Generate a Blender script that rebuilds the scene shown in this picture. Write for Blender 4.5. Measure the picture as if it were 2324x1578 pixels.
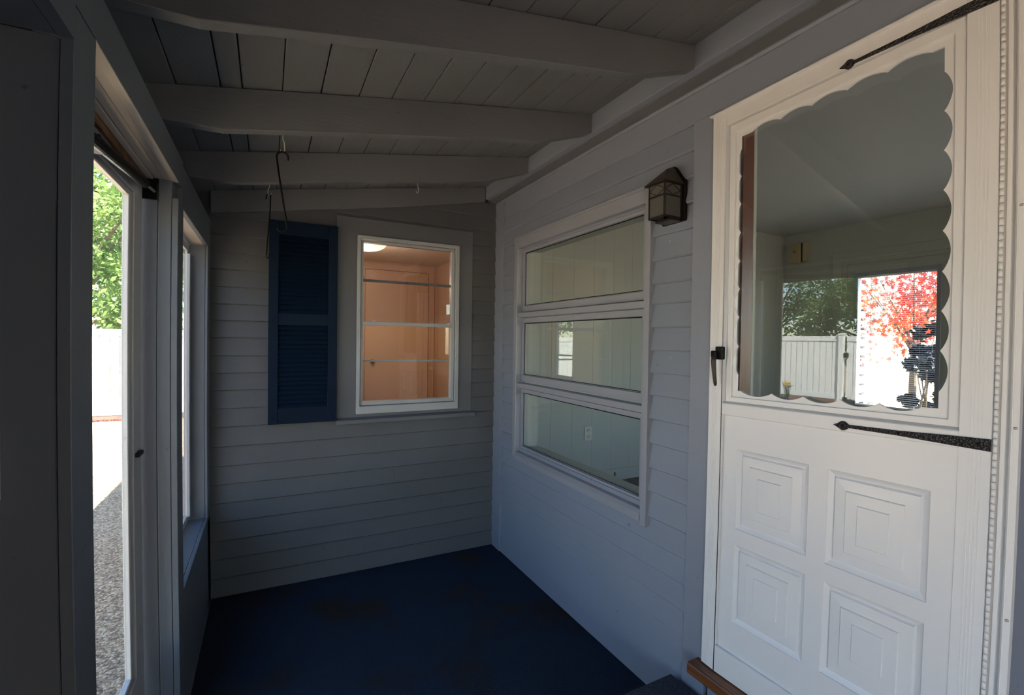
import bpy, bmesh, math, random
from mathutils import Matrix, Vector
from mathutils.geometry import tessellate_polygon

SC = bpy.context.scene
COL = SC.collection
for o in list(bpy.data.objects):
    bpy.data.objects.remove(o)

# ------------------------------------------------------------------ camera, light, exposure
cam = bpy.data.cameras.new('camera')
camo = bpy.data.objects.new('camera', cam)
COL.objects.link(camo)
# wide-angle lens with its slight barrel distortion (lens polynomial, f about 16.5 mm on 36 mm)
cam.type = 'PANO'
cam.panorama_type = 'FISHEYE_LENS_POLYNOMIAL'
cam.sensor_fit = 'HORIZONTAL'
cam.sensor_width = 36
cam.fisheye_fov = 3.1
cam.fisheye_polynomial_k0 = 0
cam.fisheye_polynomial_k1 = -6.14358977e-02
cam.fisheye_polynomial_k2 = 3.22828392e-04
cam.fisheye_polynomial_k3 = 4.51255853e-05
cam.fisheye_polynomial_k4 = -9.83445443e-07
camo.matrix_world = Matrix(((0.88821454, -0.00589116, -0.45939115, 0),
                            (-0.45919642, 0.02042353, -0.88809995, 0),
                            (0.01461433, 0.99977406, 0.01543527, 1.505), (0, 0, 0, 1)))
SC.camera = camo

SUN_DIR = Vector((0.30, -0.52, 0.80)).normalized()
world = bpy.data.worlds.new('sky')
SC.world = world
world.use_nodes = True
wn = world.node_tree
bg = wn.nodes['Background']
sky = wn.nodes.new('ShaderNodeTexSky')
sky.sky_type = 'NISHITA'
sky.sun_disc = False
sky.sun_elevation = math.asin(SUN_DIR.z)
sky.sun_rotation = math.atan2(SUN_DIR.x, SUN_DIR.y)
sky.air_density = 1.0
sky.dust_density = 0.4
sky.ozone_density = 1.6
wn.links.new(sky.outputs[0], bg.inputs[0])
bg.inputs[1].default_value = 0.95
sun = bpy.data.lights.new('sun', 'SUN')
sun.energy = 52.0
sun.angle = 0.009
sun.color = (1.0, 0.96, 0.90)
suno = bpy.data.objects.new('sun', sun)
suno.rotation_euler = SUN_DIR.to_track_quat('Z', 'Y').to_euler()
suno.location = (4, -8, 12)
COL.objects.link(suno)
SC.view_settings.view_transform = 'Standard'
SC.view_settings.look = 'None'
SC.view_settings.gamma = 1
SC.view_settings.use_curve_mapping = False
SC.view_settings.exposure = 0.12
try:
    SC.cycles.max_bounces = 12
    SC.cycles.diffuse_bounces = 6
    SC.cycles.glossy_bounces = 6
    SC.cycles.transmission_bounces = 8
    SC.cycles.transparent_max_bounces = 24
    SC.cycles.sample_clamp_indirect = 6
    SC.cycles.use_denoising = True
except Exception:
    pass

# ------------------------------------------------------------------ materials
MATS = {}


def new_mat(name):
    m = bpy.data.materials.new(name)
    m.use_nodes = True
    MATS[name] = m
    return m, m.node_tree, m.node_tree.nodes['Principled BSDF']


def paint(name, col, rough=0.5, bump=0.15, scale=(9, 9, 9), var=0.10, nscale=1.0, speck=0.0, metal=0.0, spec=0.5):
    m, nt, b = new_mat(name)
    tc = nt.nodes.new('ShaderNodeTexCoord')
    mp = nt.nodes.new('ShaderNodeMapping')
    mp.inputs['Scale'].default_value = scale
    nt.links.new(tc.outputs['Object'], mp.inputs[0])
    n1 = nt.nodes.new('ShaderNodeTexNoise')
    n1.inputs['Scale'].default_value = 6 * nscale
    n1.inputs['Detail'].default_value = 8
    nt.links.new(mp.outputs[0], n1.inputs['Vector'])
    n2 = nt.nodes.new('ShaderNodeTexNoise')
    n2.inputs['Scale'].default_value = 2.2
    n2.inputs['Detail'].default_value = 4
    nt.links.new(tc.outputs['Object'], n2.inputs['Vector'])
    mix = nt.nodes.new('ShaderNodeMix')
    mix.data_type = 'RGBA'
    mix.inputs[6].default_value = [c * (1 - var) for c in col] + [1]
    mix.inputs[7].default_value = [min(1, c * (1 + var)) for c in col] + [1]
    nt.links.new(n2.outputs[0], mix.inputs[0])
    out = mix.outputs[2]
    if speck > 0:
        n3 = nt.nodes.new('ShaderNodeTexNoise')
        n3.inputs['Scale'].default_value = 38
        n3.inputs['Detail'].default_value = 2
        nt.links.new(tc.outputs['Object'], n3.inputs['Vector'])
        r = nt.nodes.new('ShaderNodeValToRGB')
        r.color_ramp.elements[0].position = 0.73
        r.color_ramp.elements[0].color = (0, 0, 0, 1)
        r.color_ramp.elements[1].position = 0.77
        r.color_ramp.elements[1].color = (1, 1, 1, 1)
        nt.links.new(n3.outputs[0], r.inputs[0])
        mu = nt.nodes.new('ShaderNodeMath')
        mu.operation = 'MULTIPLY'
        mu.inputs[1].default_value = speck
        nt.links.new(r.outputs[0], mu.inputs[0])
        mx = nt.nodes.new('ShaderNodeMix')
        mx.data_type = 'RGBA'
        nt.links.new(mu.outputs[0], mx.inputs[0])
        nt.links.new(out, mx.inputs[6])
        mx.inputs[7].default_value = [c * 0.25 for c in col] + [1]
        out = mx.outputs[2]
    nt.links.new(out, b.inputs['Base Color'])
    b.inputs['Roughness'].default_value = rough
    b.inputs['Metallic'].default_value = metal
    b.inputs['Specular IOR Level'].default_value = spec
    bp = nt.nodes.new('ShaderNodeBump')
    bp.inputs['Strength'].default_value = bump
    bp.inputs['Distance'].default_value = 0.002
    nt.links.new(n1.outputs[0], bp.inputs['Height'])
    nt.links.new(bp.outputs[0], b.inputs['Normal'])
    return m


GREY = (0.222, 0.255, 0.322)
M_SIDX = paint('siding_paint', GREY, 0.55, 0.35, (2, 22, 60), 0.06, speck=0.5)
M_SIDDIM = paint('siding_paint_dimmed', (0.108, 0.113, 0.121), 0.55, 0.35, (2, 22, 60), 0.07, speck=0.5)  # darker copy of the siding paint; weaker light put into the colour
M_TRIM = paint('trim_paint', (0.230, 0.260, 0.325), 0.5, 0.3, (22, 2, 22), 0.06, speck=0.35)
M_POST = paint('post_paint', (0.150, 0.168, 0.196), 0.5, 0.25, (30, 30, 1.5), 0.08, speck=0.5)
M_CEIL = paint('ceiling_paint', (0.176, 0.182, 0.190), 0.5, 0.6, (26, 2.2, 26), 0.12, speck=0.8)
M_RAFT = paint('rafter_paint', (0.158, 0.165, 0.176), 0.5, 0.4, (2.2, 26, 26), 0.10, speck=0.3)
M_CASE = paint('window_paint', (0.28, 0.30, 0.35), 0.4, 0.25, (20, 4, 20), 0.06, speck=0.3)
M_WFR = paint('white_frame', (0.42, 0.445, 0.46), 0.4, 0.4, (20, 20, 4), 0.10, speck=0.7)
M_DOOR = paint('white_door', (0.775, 0.785, 0.80), 0.33, 0.12, (60, 60, 2), 0.02, speck=0.0)
M_DPAN = paint('white_panel', (0.76, 0.772, 0.79), 0.3, 0.02, (3, 3, 3), 0.02)
M_ALU = paint('storm_frame_white', (0.52, 0.51, 0.50), 0.45, 0.1, (30, 30, 2), 0.05, speck=0.2)
M_BLK = paint('black_iron', (0.008, 0.008, 0.008), 0.4, 0.2, (9, 9, 9), 0.2, spec=0.12)
M_BRZ = paint('dark_bronze', (0.022, 0.015, 0.012), 0.4, 0.2, (9, 9, 9), 0.3)
M_BRZR = paint('weathered_bronze', (0.050, 0.036, 0.020), 0.5, 0.3, (9, 9, 9), 0.4)
M_STEEL = paint('steel', (0.55, 0.55, 0.55), 0.35, 0.1, (9, 9, 9), 0.1, metal=0.9)
M_WHOOK = paint('white_hook', (0.55, 0.54, 0.52), 0.4, 0.1, (9, 9, 9), 0.1)
M_NAVY = paint('navy_paint', (0.0050, 0.0145, 0.034), 0.6, 0.15, (9, 9, 9), 0.2, spec=0.12)
M_FENCE = paint('white_vinyl', (0.80, 0.80, 0.80), 0.4, 0.05, (3, 3, 3), 0.02)
M_INT = paint('interior_white', (0.40, 0.415, 0.385), 0.6, 0.1, (3, 3, 3), 0.03)
M_INTC = paint('interior_ceiling', (0.46, 0.465, 0.45), 0.7, 0.1, (3, 3, 3), 0.02)
M_PEACH = paint('peach_wall', (0.60, 0.40, 0.28), 0.6, 0.1, (3, 3, 3), 0.03)
M_PEACHC = paint('peach_ceiling', (0.60, 0.47, 0.36), 0.7, 0.1, (3, 3, 3), 0.02)
M_PEACHD = paint('peach_door', (0.62, 0.43, 0.31), 0.4, 0.05, (3, 3, 3), 0.02)
M_SOFFLIT = paint('soffit_paint_lit', (0.52, 0.48, 0.43), 0.5, 0.3, (22, 2, 22), 0.06, speck=0.3)  # lightened: the light on the undersides is put into this paint
M_TRIMDIM = paint('trim_paint_dimmed', (0.128, 0.137, 0.152), 0.5, 0.3, (2, 22, 22), 0.06, speck=0.3)  # dimmed copy of the trim paint, to sit with the dimmed siding
M_IVORY = paint('ivory_plastic', (0.42, 0.35, 0.21), 0.4, 0.05, (3, 3, 3), 0.05)
M_BRASS = paint('aged_brass', (0.30, 0.17, 0.07), 0.4, 0.05, (3, 3, 3), 0.1, metal=0.6)
M_OUT = paint('outlet_plastic', (0.55, 0.52, 0.46), 0.4, 0.05, (3, 3, 3), 0.03)
M_DARK = paint('dark_void', (0.02, 0.02, 0.02), 0.9, 0.1)
M_ROOF = paint('roofing', (0.10, 0.10, 0.10), 0.9, 0.5)
M_CONC = paint('concrete', (0.35, 0.33, 0.30), 0.9, 0.4, (4, 4, 4), 0.15)
M_BARK = paint('bark', (0.16, 0.12, 0.085), 0.9, 0.8, (8, 8, 2), 0.3)
M_TWIG = paint('pale_bark', (0.42, 0.38, 0.32), 0.9, 0.5, (8, 8, 2), 0.2)
M_NEIGH = paint('neighbour_siding', (0.36, 0.36, 0.37), 0.6, 0.1, (3, 3, 3), 0.03)
M_BLIND = paint('blind_slat', (0.62, 0.64, 0.66), 0.4, 0.02, (3, 3, 3), 0.02)
M_YEL = paint('yellow_petal', (0.80, 0.58, 0.03), 0.6, 0.1, (9, 9, 9), 0.1)


def wood(name, c1, c2, scale=(1, 14, 40), rough=0.35):
    m, nt, b = new_mat(name)
    tc = nt.nodes.new('ShaderNodeTexCoord')
    mp = nt.nodes.new('ShaderNodeMapping')
    mp.inputs['Scale'].default_value = scale
    nt.links.new(tc.outputs['Object'], mp.inputs[0])
    n = nt.nodes.new('ShaderNodeTexNoise')
    n.inputs['Scale'].default_value = 3
    n.inputs['Detail'].default_value = 9
    n.inputs['Distortion'].default_value = 0.6
    nt.links.new(mp.outputs[0], n.inputs['Vector'])
    r = nt.nodes.new('ShaderNodeValToRGB')
    r.color_ramp.elements[0].position = 0.32
    r.color_ramp.elements[0].color = (*c1, 1)
    r.color_ramp.elements[1].position = 0.68
    r.color_ramp.elements[1].color = (*c2, 1)
    nt.links.new(n.outputs[0], r.inputs[0])
    nt.links.new(r.outputs[0], b.inputs['Base Color'])
    b.inputs['Roughness'].default_value = rough
    return m


M_THR = wood('stained_threshold', (0.10, 0.035, 0.014), (0.26, 0.10, 0.035), (14, 1, 40))
M_REDW = wood('stained_jamb', (0.07, 0.018, 0.010), (0.13, 0.035, 0.018), (14, 40, 1))
M_RAW = wood('weathered_wood', (0.015, 0.010, 0.008), (0.30, 0.15, 0.065), (6, 2.2, 6), 0.8)
M_IFLR = wood('interior_floor', (0.06, 0.04, 0.028), (0.10, 0.065, 0.04), (3, 40, 3), 0.4)


def carpet(name, col, stain):
    m, nt, b = new_mat(name)
    tc = nt.nodes.new('ShaderNodeTexCoord')
    w = nt.nodes.new('ShaderNodeTexVoronoi')
    w.inputs['Scale'].default_value = 210
    nt.links.new(tc.outputs['Object'], w.inputs['Vector'])
    f = nt.nodes.new('ShaderNodeTexNoise')
    f.inputs['Scale'].default_value = 420
    f.inputs['Detail'].default_value = 2
    nt.links.new(tc.outputs['Object'], f.inputs['Vector'])
    r = nt.nodes.new('ShaderNodeValToRGB')
    r.color_ramp.elements[0].position = 0.3
    r.color_ramp.elements[0].color = (col[0] * .30, col[1] * .32, col[2] * .36, 1)
    r.color_ramp.elements[1].position = 0.7
    r.color_ramp.elements[1].color = (col[0] * 2.2, col[1] * 2.0, col[2] * 1.75, 1)
    nt.links.new(f.outputs[0], r.inputs[0])
    s = nt.nodes.new('ShaderNodeTexNoise')
    s.inputs['Scale'].default_value = 2.1
    s.inputs['Detail'].default_value = 5
    nt.links.new(tc.outputs['Object'], s.inputs['Vector'])
    r2 = nt.nodes.new('ShaderNodeValToRGB')
    r2.color_ramp.elements[0].position = 0.52
    r2.color_ramp.elements[0].color = (0, 0, 0, 1)
    r2.color_ramp.elements[1].position = 0.64
    r2.color_ramp.elements[1].color = (0.8, 0.8, 0.8, 1)
    nt.links.new(s.outputs[0], r2.inputs[0])
    mx = nt.nodes.new('ShaderNodeMix')
    mx.data_type = 'RGBA'
    nt.links.new(r2.outputs[0], mx.inputs[0])
    nt.links.new(r.outputs[0], mx.inputs[6])
    mx.inputs[7].default_value = (*stain, 1)
    nt.links.new(mx.outputs[2], b.inputs['Base Color'])
    b.inputs['Roughness'].default_value = 0.95
    b.inputs['Specular IOR Level'].default_value = 0.1
    bp = nt.nodes.new('ShaderNodeBump')
    bp.inputs['Strength'].default_value = 0.7
    bp.inputs['Distance'].default_value = 0.003
    nt.links.new(w.outputs[0], bp.inputs['Height'])
    nt.links.new(bp.outputs[0], b.inputs['Normal'])
    return m


M_CARP = carpet('blue_carpet', (0.018, 0.030, 0.056), (0.034, 0.026, 0.017))
M_CARP2 = carpet('blue_carpet_step', (0.040, 0.052, 0.075), (0.05, 0.045, 0.04))


def glass(name, tint=(0.92, 0.94, 0.92), ior=1.52, wave=0.0, boost=1.0):
    m, nt, b = new_mat(name)
    nt.nodes.remove(b)
    out = nt.nodes['Material Output']
    tr = nt.nodes.new('ShaderNodeBsdfTransparent')
    tr.inputs[0].default_value = (*tint, 1)
    gl = nt.nodes.new('ShaderNodeBsdfGlossy')
    gl.inputs['Roughness'].default_value = 0.0
    fr = nt.nodes.new('ShaderNodeFresnel')
    fr.inputs['IOR'].default_value = ior
    # the pane does not bend the ray, so the inner side needs the same Fresnel curve as the outer one
    ge = nt.nodes.new('ShaderNodeNewGeometry')
    sw = nt.nodes.new('ShaderNodeMix')
    sw.data_type = 'FLOAT'
    sw.inputs[2].default_value = ior
    sw.inputs[3].default_value = 1 / ior
    nt.links.new(ge.outputs['Backfacing'], sw.inputs[0])
    nt.links.new(sw.outputs[0], fr.inputs['IOR'])
    mx = nt.nodes.new('ShaderNodeMixShader')
    mu = nt.nodes.new('ShaderNodeMath')
    mu.operation = 'MULTIPLY'
    mu.use_clamp = True
    mu.inputs[1].default_value = boost
    nt.links.new(fr.outputs[0], mu.inputs[0])
    nt.links.new(mu.outputs[0], mx.inputs[0])
    nt.links.new(tr.outputs[0], mx.inputs[1])
    nt.links.new(gl.outputs[0], mx.inputs[2])
    nt.links.new(mx.outputs[0], out.inputs['Surface'])
    if wave:
        tc = nt.nodes.new('ShaderNodeTexCoord')
        n = nt.nodes.new('ShaderNodeTexNoise')
        n.inputs['Scale'].default_value = 2.0
        n.inputs['Detail'].default_value = 0
        nt.links.new(tc.outputs['Object'], n.inputs['Vector'])
        bp = nt.nodes.new('ShaderNodeBump')
        bp.inputs['Strength'].default_value = wave
        bp.inputs['Distance'].default_value = 0.01
        nt.links.new(n.outputs[0], bp.inputs['Height'])
        nt.links.new(bp.outputs[0], gl.inputs['Normal'])
    return m


M_GLASS = glass('clear_glass')
M_GLSTORM = glass('storm_glass', wave=0.06, boost=1.4)
M_GLDUST = glass('dusty_double_glass', tint=(0.78, 0.78, 0.80), wave=0.05, boost=1.6)
M_GLDIM = glass('dimmed_glass', tint=(0.68, 0.69, 0.70))  # darker tint added to cut the daylight; no screen is modelled
M_GLWIN = glass('window_glass', wave=0.05)


def frosted():
    m, nt, b = new_mat('frosted_glass')
    b.inputs['Base Color'].default_value = (0.20, 0.21, 0.19, 1)
    b.inputs['Roughness'].default_value = 0.35
    b.inputs['Transmission Weight'].default_value = 0.55
    b.inputs['IOR'].default_value = 1.2
    return m


M_FROST = frosted()


def emit(name, col, s):
    m, nt, b = new_mat(name)
    b.inputs['Base Color'].default_value = (*col, 1)
    b.inputs['Emission Color'].default_value = (*col, 1)
    b.inputs['Emission Strength'].default_value = s
    return m


M_LAMP = emit('lit_lamp_glass', (1.0, 0.66, 0.33), 3.0)


def leafmat(name, c1, c2, c3, trans=0.5):
    m, nt, b = new_mat(name)
    g = nt.nodes.new('ShaderNodeTexCoord')
    n = nt.nodes.new('ShaderNodeTexNoise')
    n.inputs['Scale'].default_value = 1.4
    n.inputs['Detail'].default_value = 6
    nt.links.new(g.outputs['Object'], n.inputs['Vector'])
    r = nt.nodes.new('ShaderNodeValToRGB')
    r.color_ramp.elements[0].position = 0.33
    r.color_ramp.elements[0].color = (*c1, 1)
    r.color_ramp.elements[1].position = 0.66
    r.color_ramp.elements[1].color = (*c3, 1)
    e = r.color_ramp.elements.new(0.5)
    e.color = (*c2, 1)
    nt.links.new(n.outputs[0], r.inputs[0])
    nt.links.new(r.outputs[0], b.inputs['Base Color'])
    b.inputs['Roughness'].default_value = 0.55
    tl = nt.nodes.new('ShaderNodeBsdfTranslucent')
    nt.links.new(r.outputs[0], tl.inputs[0])
    mx = nt.nodes.new('ShaderNodeMixShader')
    mx.inputs[0].default_value = trans
    nt.links.new(b.outputs[0], mx.inputs[1])
    nt.links.new(tl.outputs[0], mx.inputs[2])
    nt.links.new(mx.outputs[0], nt.nodes['Material Output'].inputs['Surface'])
    return m


M_LEAF = leafmat('green_leaves', (0.08, 0.14, 0.04), (0.21, 0.33, 0.09), (0.44, 0.55, 0.20), .4)
M_LEAFD = leafmat('dark_green_leaves', (0.035, 0.075, 0.018), (0.08, 0.15, 0.033), (0.17, 0.24, 0.06))
M_SHADE = leafmat('dark_shade_leaves', (0.008, 0.012, 0.02), (0.015, 0.022, 0.035), (0.03, 0.04, 0.055), .1)
M_MAPLE = leafmat('red_maple_leaves', (0.30, 0.02, 0.02), (0.55, 0.06, 0.04), (0.70, 0.16, 0.05))


def gravel(name, base, scale, c1, c2, c3):
    m, nt, b = new_mat(name)
    tc = nt.nodes.new('ShaderNodeTexCoord')
    v = nt.nodes.new('ShaderNodeTexVoronoi')
    v.inputs['Scale'].default_value = scale
    nt.links.new(tc.outputs['Object'], v.inputs['Vector'])
    sep = nt.nodes.new('ShaderNodeSeparateColor')
    nt.links.new(v.outputs['Color'], sep.inputs[0])
    r = nt.nodes.new('ShaderNodeValToRGB')
    r.color_ramp.elements[0].position = 0.1
    r.color_ramp.elements[0].color = (*c1, 1)
    r.color_ramp.elements[1].position = 0.95
    r.color_ramp.elements[1].color = (*c3, 1)
    e = r.color_ramp.elements.new(0.55)
    e.color = (*c2, 1)
    nt.links.new(sep.outputs[0], r.inputs[0])
    dk = nt.nodes.new('ShaderNodeValToRGB')
    dk.color_ramp.elements[0].position = 0.35
    dk.color_ramp.elements[0].color = (1, 1, 1, 1)
    dk.color_ramp.elements[1].position = 0.75
    dk.color_ramp.elements[1].color = (0.45, 0.42, 0.40, 1)
    nt.links.new(v.outputs['Distance'], dk.inputs[0])
    mx = nt.nodes.new('ShaderNodeMix')
    mx.data_type = 'RGBA'
    mx.blend_type = 'MULTIPLY'
    mx.inputs[0].default_value = 1
    nt.links.new(r.outputs[0], mx.inputs[6])
    nt.links.new(dk.outputs[0], mx.inputs[7])
    nt.links.new(mx.outputs[2], b.inputs['Base Color'])
    b.inputs['Roughness'].default_value = 0.8
    bp = nt.nodes.new('ShaderNodeBump')
    bp.inputs['Strength'].default_value = 1.0
    bp.inputs['Distance'].default_value = 0.008
    bp.invert = True
    nt.links.new(v.outputs['Distance'], bp.inputs['Height'])
    nt.links.new(bp.outputs[0], b.inputs['Normal'])
    return m


M_GRAV = gravel('exposed_aggregate', 0, 75, (0.24, 0.165, 0.105), (0.60, 0.42, 0.26), (0.88, 0.72, 0.50))
M_MULCH = gravel('red_mulch', 0, 40, (0.06, 0.025, 0.018), (0.14, 0.055, 0.035), (0.22, 0.10, 0.06))
M_FAR = gravel('grey_drive', 0, 60, (0.025, 0.030, 0.042), (0.04, 0.05, 0.07), (0.07, 0.08, 0.11))
M_HAM = paint('hammered_iron', (0.022, 0.020, 0.021), 0.42, 1.0, (1, 1, 1), 0.2)
_nt = M_HAM.node_tree
_v = _nt.nodes.new('ShaderNodeTexVoronoi')
_v.inputs['Scale'].default_value = 190
_tc = [n for n in _nt.nodes if n.type == 'TEX_COORD'][0]
_nt.links.new(_tc.outputs['Object'], _v.inputs['Vector'])
_b = [n for n in _nt.nodes if n.type == 'BUMP'][0]
_b.inputs['Distance'].default_value = 0.004
_nt.links.new(_v.outputs['Distance'], _b.inputs['Height'])


# ------------------------------------------------------------------ mesh helpers
class MB:
    def __init__(self):
        self.v = []
        self.f = []

    def box(self, x0, x1, y0, y1, z0, z1):
        x0, x1 = min(x0, x1), max(x0, x1)
        y0, y1 = min(y0, y1), max(y0, y1)
        z0, z1 = min(z0, z1), max(z0, z1)
        n = len(self.v)
        self.v += [(x0, y0, z0), (x1, y0, z0), (x1, y1, z0), (x0, y1, z0), (x0, y0, z1), (x1, y0, z1), (x1, y1, z1), (x0, y1, z1)]
        self.f += [tuple(n + i for i in q) for q in ((0, 3, 2, 1), (4, 5, 6, 7), (0, 1, 5, 4), (1, 2, 6, 5), (2, 3, 7, 6), (3, 0, 4, 7))]
        return self

    def prism(self, poly, axis, a, b, holes=()):
        """extrude 2-D polygon (with holes) along axis; plane order: X->(y,z) Y->(x,z) Z->(x,y)"""
        def P(p, t):
            return {'X': (t, p[0], p[1]), 'Y': (p[0], t, p[1]), 'Z': (p[0], p[1], t)}[axis]
        loops = [list(poly)] + [list(h) for h in holes]
        tris = tessellate_polygon([[Vector((p[0], p[1], 0)) for p in lp] for lp in loops])
        flat = [p for lp in loops for p in lp]
        n = len(self.v)
        N = len(flat)
        self.v += [P(p, a) for p in flat] + [P(p, b) for p in flat]
        if holes or len(poly) > 4:
            for t in tris:
                self.f.append(tuple(n + i for i in t))
                self.f.append(tuple(n + N + i for i in reversed(t)))
        else:
            self.f.append(tuple(n + i for i in range(N)))
            self.f.append(tuple(n + N + i for i in reversed(range(N))))
        s = 0
        for lp in loops:
            L_ = len(lp)
            for i in range(L_):
                j = (i + 1) % L_
                self.f.append((n + s + i, n + s + j, n + N + s + j, n + N + s + i))
            s += L_
        return self

    def cyl(self, p0, p1, r0, r1=None, seg=12, cap=True):
        r1 = r0 if r1 is None else r1
        p0, p1 = Vector(p0), Vector(p1)
        d = (p1 - p0).normalized()
        u = d.orthogonal().normalized()
        w = d.cross(u)
        n = len(self.v)
        for p, r in ((p0, r0), (p1, r1)):
            for i in range(seg):
                a = 2 * math.pi * i / seg
                self.v.append(tuple(p + u * math.cos(a) * r + w * math.sin(a) * r))
        for i in range(seg):
            j = (i + 1) % seg
            self.f.append((n + i, n + j, n + seg + j, n + seg + i))
        if cap:
            self.f.append(tuple(n + i for i in reversed(range(seg))))
            self.f.append(tuple(n + seg + i for i in range(seg)))
        return self

    def tube(self, pts, r, seg=8):
        pts = [Vector(p) for p in pts]
        n = len(self.v)
        u = None
        for k, p in enumerate(pts):
            d = (pts[min(k + 1, len(pts) - 1)] - pts[max(k - 1, 0)]).normalized()
            u = d.orthogonal().normalized() if u is None else (u - d * u.dot(d)).normalized()
            w = d.cross(u)
            rr = r[k] if isinstance(r, (list, tuple)) else r
            for i in range(seg):
                a = 2 * math.pi * i / seg
                self.v.append(tuple(p + u * math.cos(a) * rr + w * math.sin(a) * rr))
        for k in range(len(pts) - 1):
            for i in range(seg):
                j = (i + 1) % seg
                b = n + k * seg
                self.f.append((b + i, b + j, b + seg + j, b + seg + i))
        self.f.append(tuple(n + i for i in reversed(range(seg))))
        self.f.append(tuple(n + (len(pts) - 1) * seg + i for i in range(seg)))
        return self

    def lathe(self, c, prof, axis='Z', seg=24):
        """prof: (r, h) pairs; closed where r==0"""
        n = len(self.v)
        for r, h in prof:
            for i in range(seg):
                a = 2 * math.pi * i / seg
                q = (r * math.cos(a), r * math.sin(a))
                v = {'Z': (q[0], q[1], h), 'X': (h, q[0], q[1]), 'Y': (q[0], h, q[1])}[axis]
                self.v.append((c[0] + v[0], c[1] + v[1], c[2] + v[2]))
        for k in range(len(prof) - 1):
            for i in range(seg):
                j = (i + 1) % seg
                self.f.append((n + k * seg + i, n + k * seg + j, n + (k + 1) * seg + j, n + (k + 1) * seg + i))
        return self

    def mesh(self, name, recalc=True):
        me = bpy.data.meshes.new(name)
        me.from_pydata(self.v, [], self.f)
        if recalc:
            bm = bmesh.new()
            bm.from_mesh(me)
            bmesh.ops.remove_doubles(bm, verts=bm.verts, dist=1e-6)
            bmesh.ops.recalc_face_normals(bm, faces=bm.faces)
            bm.to_mesh(me)
            bm.free()
        return me


def link(name, me, mat, parent=None, bevel=0.0, smooth=False, label=None, loc=None):
    o = bpy.data.objects.new(name, me)
    if mat and not me.materials:
        me.materials.append(mat)
    COL.objects.link(o)
    if parent is not None:
        o.parent = parent
        # parents never carry a rotation or scale here unless stated: keep world coordinates
        o.matrix_parent_inverse = Matrix.Translation(-parent_world(parent))
    if loc is not None:
        o.location = loc
    if bevel:
        b = o.modifiers.new('bevel', 'BEVEL')
        b.width = bevel
        b.segments = 1
        b.limit_method = 'ANGLE'
        b.angle_limit = 0.6
    if smooth:
        for p in me.polygons:
            p.use_smooth = True
    if label:
        o['label'] = label
    return o


PW = {}


def parent_world(p):
    return PW.get(p.name, Vector((0, 0, 0)))


def mo(name, mb, mat, parent=None, bevel=0.0, smooth=False, label=None):
    return link(name, mb.mesh(name), mat, parent, bevel, smooth, label)


def tag(o, label, cat, group=None, kind=None):
    o['label'] = label
    o['category'] = cat
    if group:
        o['group'] = group
    if kind:
        o['kind'] = kind
    return o


def empty(name, loc, label, cat, group=None, kind=None):
    o = bpy.data.objects.new(name, None)
    o.empty_display_size = 0.1
    COL.objects.link(o)
    o.location = loc
    PW[o.name] = Vector(loc)
    return tag(o, label, cat, group, kind)


def copy_tree(root, loc, label=None):
    r = root.copy()
    COL.objects.link(r)
    r.location = loc
    if label:
        r['label'] = label
    for ch in root.children:
        c = ch.copy()
        COL.objects.link(c)
        c.parent = r
        for g in ch.children:
            d = g.copy()
            COL.objects.link(d)
            d.parent = c
    return r


def rect(a0, a1, b0, b1):
    return [(a0, b0), (a1, b0), (a1, b1), (a0, b1)]


RND = random.Random(7)
W, L, D = 1.4858, -0.303, 3.12          # right wall, left wall (inner faces), back wall
YR = -2.60                               # rear end of the porch, behind the camera
CS, C0 = 0.166, 2.366                    # ceiling slope
def zc(x): return C0 + CS * x

# ------------------------------------------------------------------ ground and floor
g = mo('ground', MB().box(-40, 40, -30, 50, -0.50, -0.24), M_GRAV)
tag(g, 'exposed aggregate paving of small brown and grey pebbles outside the porch', 'ground', kind='structure')
fl = mo('floor', MB().box(-0.43, W + 0.12, YR - .1, D + 0.1, -0.24, -0.008), M_CONC)
tag(fl, 'slab under the porch carpet', 'floor', kind='structure')
mo('carpet', MB().box(L, W, YR, D, -0.008, 0.0), M_CARP, fl, label='dark blue ribbed outdoor carpet with brown stains')

# ------------------------------------------------------------------ right wall (house side)
wr = empty('wall_right', (W, 1.0, 0), 'house wall of grey-blue clapboards with big window and white door', 'wall', kind='structure')
core = MB()
core.prism(rect(YR, D + 0.12, 0, 2.75), 'X', W, W + 0.12,
           holes=[rect(1.60, 2.74, 0.79, 2.10), rect(0.46, 1.15, 0.29, 2.46)])
mo('sheathing', core, M_TRIM, wr)
ZR = [0, .11, .22, .325, .43, .535, .64, .745, .857, .959, 1.065, 1.171, 1.274, 1.37, 1.467, 1.564, 1.665, 1.751, 1.851, 1.956, 2.056, 2.155, 2.26, 2.364]


def clap_y(y0, y1, z0, z1):   # board on a wall facing -x
    m = MB()
    t = RND.uniform(-.001, .001)
    m.prism([(W, z0 + .001), (W - .0165 + t, z0 + .0020), (W - .0225 + t, z0 + .0075), (W - .003, z1 + .0015), (W, z1 + .001)], 'Y', y0, y1)
    return m


YCR = 2.983
for i in range(len(ZR) - 1):
    z0, z1 = ZR[i], ZR[i + 1]
    if z0 > .73 and z1 < 2.17:
        segs = [(1.31, 1.535), (2.78, YCR)]
    else:
        segs = [(1.31, YCR)]
    for a, b in segs:
        mo('clapboard', clap_y(a, b, z0, z1), M_SIDX, wr)
mo('sill_nail', MB().tube([(W - .010, 1.44, 1.925), (W - .022, 1.432, 1.918), (W - .026, 1.422, 1.925)], .0015, 6), M_WHOOK, wr)
mo('sill_nail', MB().tube([(W - .010, 1.42, 1.447), (W - .022, 1.412, 1.440), (W - .026, 1.404, 1.446)], .0015, 6), M_WHOOK, wr)

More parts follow.
